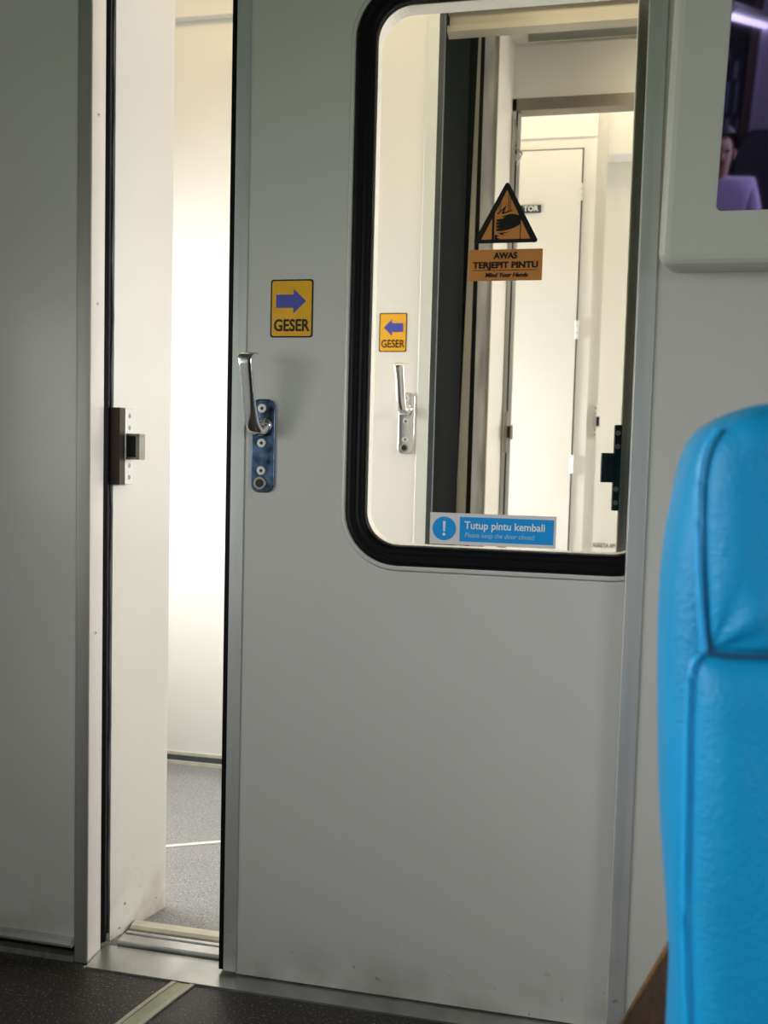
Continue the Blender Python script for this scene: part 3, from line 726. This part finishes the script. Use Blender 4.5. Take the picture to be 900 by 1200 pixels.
# dark seats behind the camera
def dark_seat(x, y, w, ztop, label):
    t = thing('cabin_seat', label, 'seat', (x, y, 0), 'dark seats mirrored in the screen')
    bm = NB(); rings = []
    for i in range(21):
        k = i/20; z = .38 + (ztop-.38)*k; ins = .0 if k < .8 else .10*(1-math.sqrt(max(0, 1-((k-.8)/.2)**2)))
        yb = y - .16*k
        rings.append([(x+px_, yb+py_, z) for (px_, py_) in rrect(-w/2+ins, w/2-ins, -.05+ins*.2, .05-ins*.2, .025, 5)])
    obj('backrest', loft(bm, rings), M['seat_dark'], t, smooth=True)
    obj('seat_cushion', prism_plan(NB(), rrect(x-w/2, x+w/2, y+.055, y+.50, .05, 5), .32, .44), M['seat_dark'], t, bevel=.02)
    obj('pedestal', B(x-.15, x+.15, y+.12, y+.42, 0, .32), M['steel_dark'], t)
    return t
PY = -4.35
hd_ = mirror(843, 176, PY)                       # head of the passenger
dark_seat(hd_.x-.02, PY-.34, .32, hd_.z-.02, 'dark seat under the person in the lavender shirt, mirrored in the screen')
q = mirror(893, 152, PY-.48); dark_seat(hd_.x+.36, PY-.34, .40, q.z, 'taller dark empty seat beside the person, mirrored in the screen')
# passenger: one continuous skinned body, with shirt, trousers and hair as children
per = thing('person', 'seated person in a lavender shirt with short black hair, mirrored in the screen', 'person', (hd_.x, PY, 0))
S_ = (hd_.z-.49)/.75
def pp(x, y, z): return Vector((hd_.x + x*S_, PY + y*S_, .49 + z*S_))
def skinned(name, verts, edges, root, m, sub=2):
    me = bpy.data.meshes.new(name); me.from_pydata([pp(*v[0]) - wloc(per) for v in verts], edges, []); me.materials.append(m)
    o = bpy.data.objects.new(name, me); C.objects.link(o); o.parent = per
    md = o.modifiers.new('skin', 'SKIN'); md.use_smooth_shade = True
    for i, v in enumerate(verts):
        d = me.skin_vertices[0].data[i]; r = v[1]; d.radius = (r[0]*S_, r[1]*S_) if isinstance(r, tuple) else (r*S_, r*S_); d.use_root = (i == root)
    s2 = o.modifiers.new('sub', 'SUBSURF'); s2.levels = sub; s2.render_levels = sub
    return o
V = [((0, .02, .09), (.15, .11)), ((0, .0, .28), (.145, .10)), ((0, -.02, .47), (.165, .105)), ((0, -.01, .575), (.09, .07)), ((0, .0, .61), (.055, .055)), ((0, .015, .665), (.062, .070)), ((0, .015, .755), (.076, .092)), ((0, .005, .83), (.055, .07)),
     ((.18, -.02, .55), .058), ((.23, .02, .28), .045), ((.20, .24, .17), .034), ((.17, .30, .165), (.040, .020)),
     ((-.18, -.02, .55), .058), ((-.23, .02, .28), .045), ((-.20, .24, .17), .034), ((-.17, .30, .165), (.040, .020)),
     ((.10, .10, .08), .085), ((.11, .44, .08), .062), ((.11, .46, -.30), .042), ((.11, .56, -.42), (.04, .03)),
     ((-.10, .10, .08), .085), ((-.11, .44, .08), .062), ((-.11, .46, -.30), .042), ((-.11, .56, -.42), (.04, .03))]
Ed = [(0,1),(1,2),(2,3),(3,4),(4,5),(5,6),(6,7),(2,8),(8,9),(9,10),(10,11),(2,12),(12,13),(13,14),(14,15),(0,16),(16,17),(17,18),(18,19),(0,20),(20,21),(21,22),(22,23)]
for s_, k in ((1, 11), (-1, 15)):                # five fingers on each hand
    for j, (dx_, dy_f, r) in enumerate(((-.030, .045, .009), (-.012, .085, .009), (.004, .092, .009), (.020, .085, .009), (.034, .070, .008))):
        x, y, z = V[k][0]; i0 = len(V)
        V.append(((x+s_*dx_, y+dy_f*.55, z+.004), r)); V.append(((x+s_*dx_*1.1, y+dy_f, z-.014), r*.85)); Ed += [(k, i0), (i0, i0+1)]
body_ = skinned('body', V, Ed, 0, M['skin'])
g = 1.13
sh = [(V[i][0], tuple(q*g for q in V[i][1]) if isinstance(V[i][1], tuple) else V[i][1]*1.22) for i in (0, 1, 2, 3, 8, 9, 12, 13)]
sh[5] = ((.225, .06, .255), .056); sh[7] = ((-.225, .06, .255), .056); sh[3] = ((0, -.01, .605), (.075, .070))
skinned('shirt', sh, [(0,1),(1,2),(2,3),(2,4),(4,5),(2,6),(6,7)], 0, M['shirt'])
tr = [((0, .02, .07), (.165, .125))] + [(V[i][0], V[i][1]*1.2) for i in (16, 17, 18, 20, 21, 22)]
skinned('trousers', tr, [(0,1),(1,2),(2,3),(0,4),(4,5),(5,6)], 0, M['trousers'])
def ball(name, c, rad, m, parent, cut=None):
    bm = NB(); bmesh.ops.create_uvsphere(bm, u_segments=24, v_segments=16, radius=1)
    for v in bm.verts:
        v.co = Vector((v.co.x*rad[0], v.co.y*rad[1], v.co.z*rad[2]))*S_
    if cut:
        bmesh.ops.delete(bm, geom=[v for v in bm.verts if cut(v.co/S_)], context='VERTS')
    bmesh.ops.translate(bm, verts=bm.verts, vec=pp(*c)); return obj(name, bm, m, parent, smooth=True)
ball('hair', (0, -.002, .780), (.090, .108, .105), M['hair'], per, lambda c: c.y > .045 and c.z < .045 or c.z < -.06)
for s_ in (-1, 1):
    ball('ear', (s_*.078, .0, .730), (.012, .022, .032), M['skin'], per)
    ball('eye', (s_*.030, .098, .750), (.012, .008, .008), M['ink'], per)
ball('nose', (0, .108, .720), (.013, .020, .022), M['skin'], per)
ball('mouth', (0, .096, .685), (.026, .008, .007), M['brown_post'], per)

# ================================================================ LIGHT
def area(name, loc, target, sx_, sy_, power, col, spread=180):
    l = bpy.data.lights.new(name, 'AREA'); l.shape = 'RECTANGLE'; l.size = sx_; l.size_y = sy_; l.energy = power; l.color = col; l.spread = math.radians(spread)
    o = bpy.data.objects.new(name, l); C.objects.link(o); o.location = loc
    o.rotation_euler = (Vector(target)-Vector(loc)).to_track_quat('-Z', 'Y').to_euler(); return o
area('daylight_left', (-1.56, -2.3, 1.15), (1, -1.7, .25), 3.4, .70, 28, (1, 1, .985), 100)
area('daylight_right', (1.56, -2.8, 1.15), (-1, -2.0, .25), 3.6, .70, 18.5, (1, .99, .97), 100)
area('foliage_left', (-1.54, -2.3, 1.0), (0, -1.2, 2.4), 3.0, .5, 3.4, (.60, .92, .36), 95)
area('vestibule_daylight', (-2.0, .62, 1.25), (0, .62, .8), .74, .98, 28, (1, .99, .98), 115)
area('vestibule_daylight_right', (1.58, .60, 1.25), (0, .60, .9), .7, 1.0, 26, (1, .99, .98), 115)
area('vestibule_lamp', (-.9, .62, 2.58), (-.9, .62, 0), .9, .25, 3.2, (1, .72, .36))
area('gangway_lamp', (.3, .62, 2.58), (.3, .9, 0), .9, .25, 6, (1, .86, .62))
area('portal_fill', (.45, 1.33, 2.46), (.3, 1.55, 1.6), .5, .15, 3.5, (1, .88, .66))  # unseen fill, added to brighten the panel above the far frame
area('next_vestibule_lamp', (-.3, 1.95, 2.73), (-.3, 1.95, 0), 1.6, .3, 9, (1, .84, .58))
area('next_vestibule_daylight', (-1.55, 1.92, 1.0), (0, 1.95, .6), .5, .9, 75, (1, 1, 1), 130)
area('next_vestibule_fill_right', (1.58, 1.98, 1.1), (0, 2.3, .8), .5, .9, 30, (1, .99, .98))  # unseen fill, added to brighten the recessed far wall
area('rear_cabin_fill', (1.25, -3.7, 2.2), (.9, -4.4, .6), .3, 1.4, 16, (.93, .9, 1))  # unseen fill, added to brighten the mirrored curtain and passenger
w = bpy.data.worlds.new('daylight'); bpy.context.scene.world = w; w.use_nodes = True
w.node_tree.nodes['Background'].inputs[0].default_value = (.75, .85, .9, 1); w.node_tree.nodes['Background'].inputs[1].default_value = .5

# ================================================================ CAMERA
cam = bpy.data.cameras.new('camera'); co = bpy.data.objects.new('camera', cam); C.objects.link(co)
cam.sensor_fit = 'VERTICAL'; cam.sensor_height = 36; cam.sensor_width = 27; cam.lens = 36*F/1200; cam.clip_start = .02
R = Matrix((CR, -CD, -CF)).transposed()
co.matrix_world = Matrix.Translation(EYE) @ R.to_4x4()
cam.dof.use_dof = True; cam.dof.focus_distance = 1.65; cam.dof.aperture_fstop = 5.0
sc_ = bpy.context.scene; sc_.camera = co
sc_.view_settings.view_transform = 'Standard'; sc_.view_settings.look = 'None'; sc_.view_settings.exposure = 0
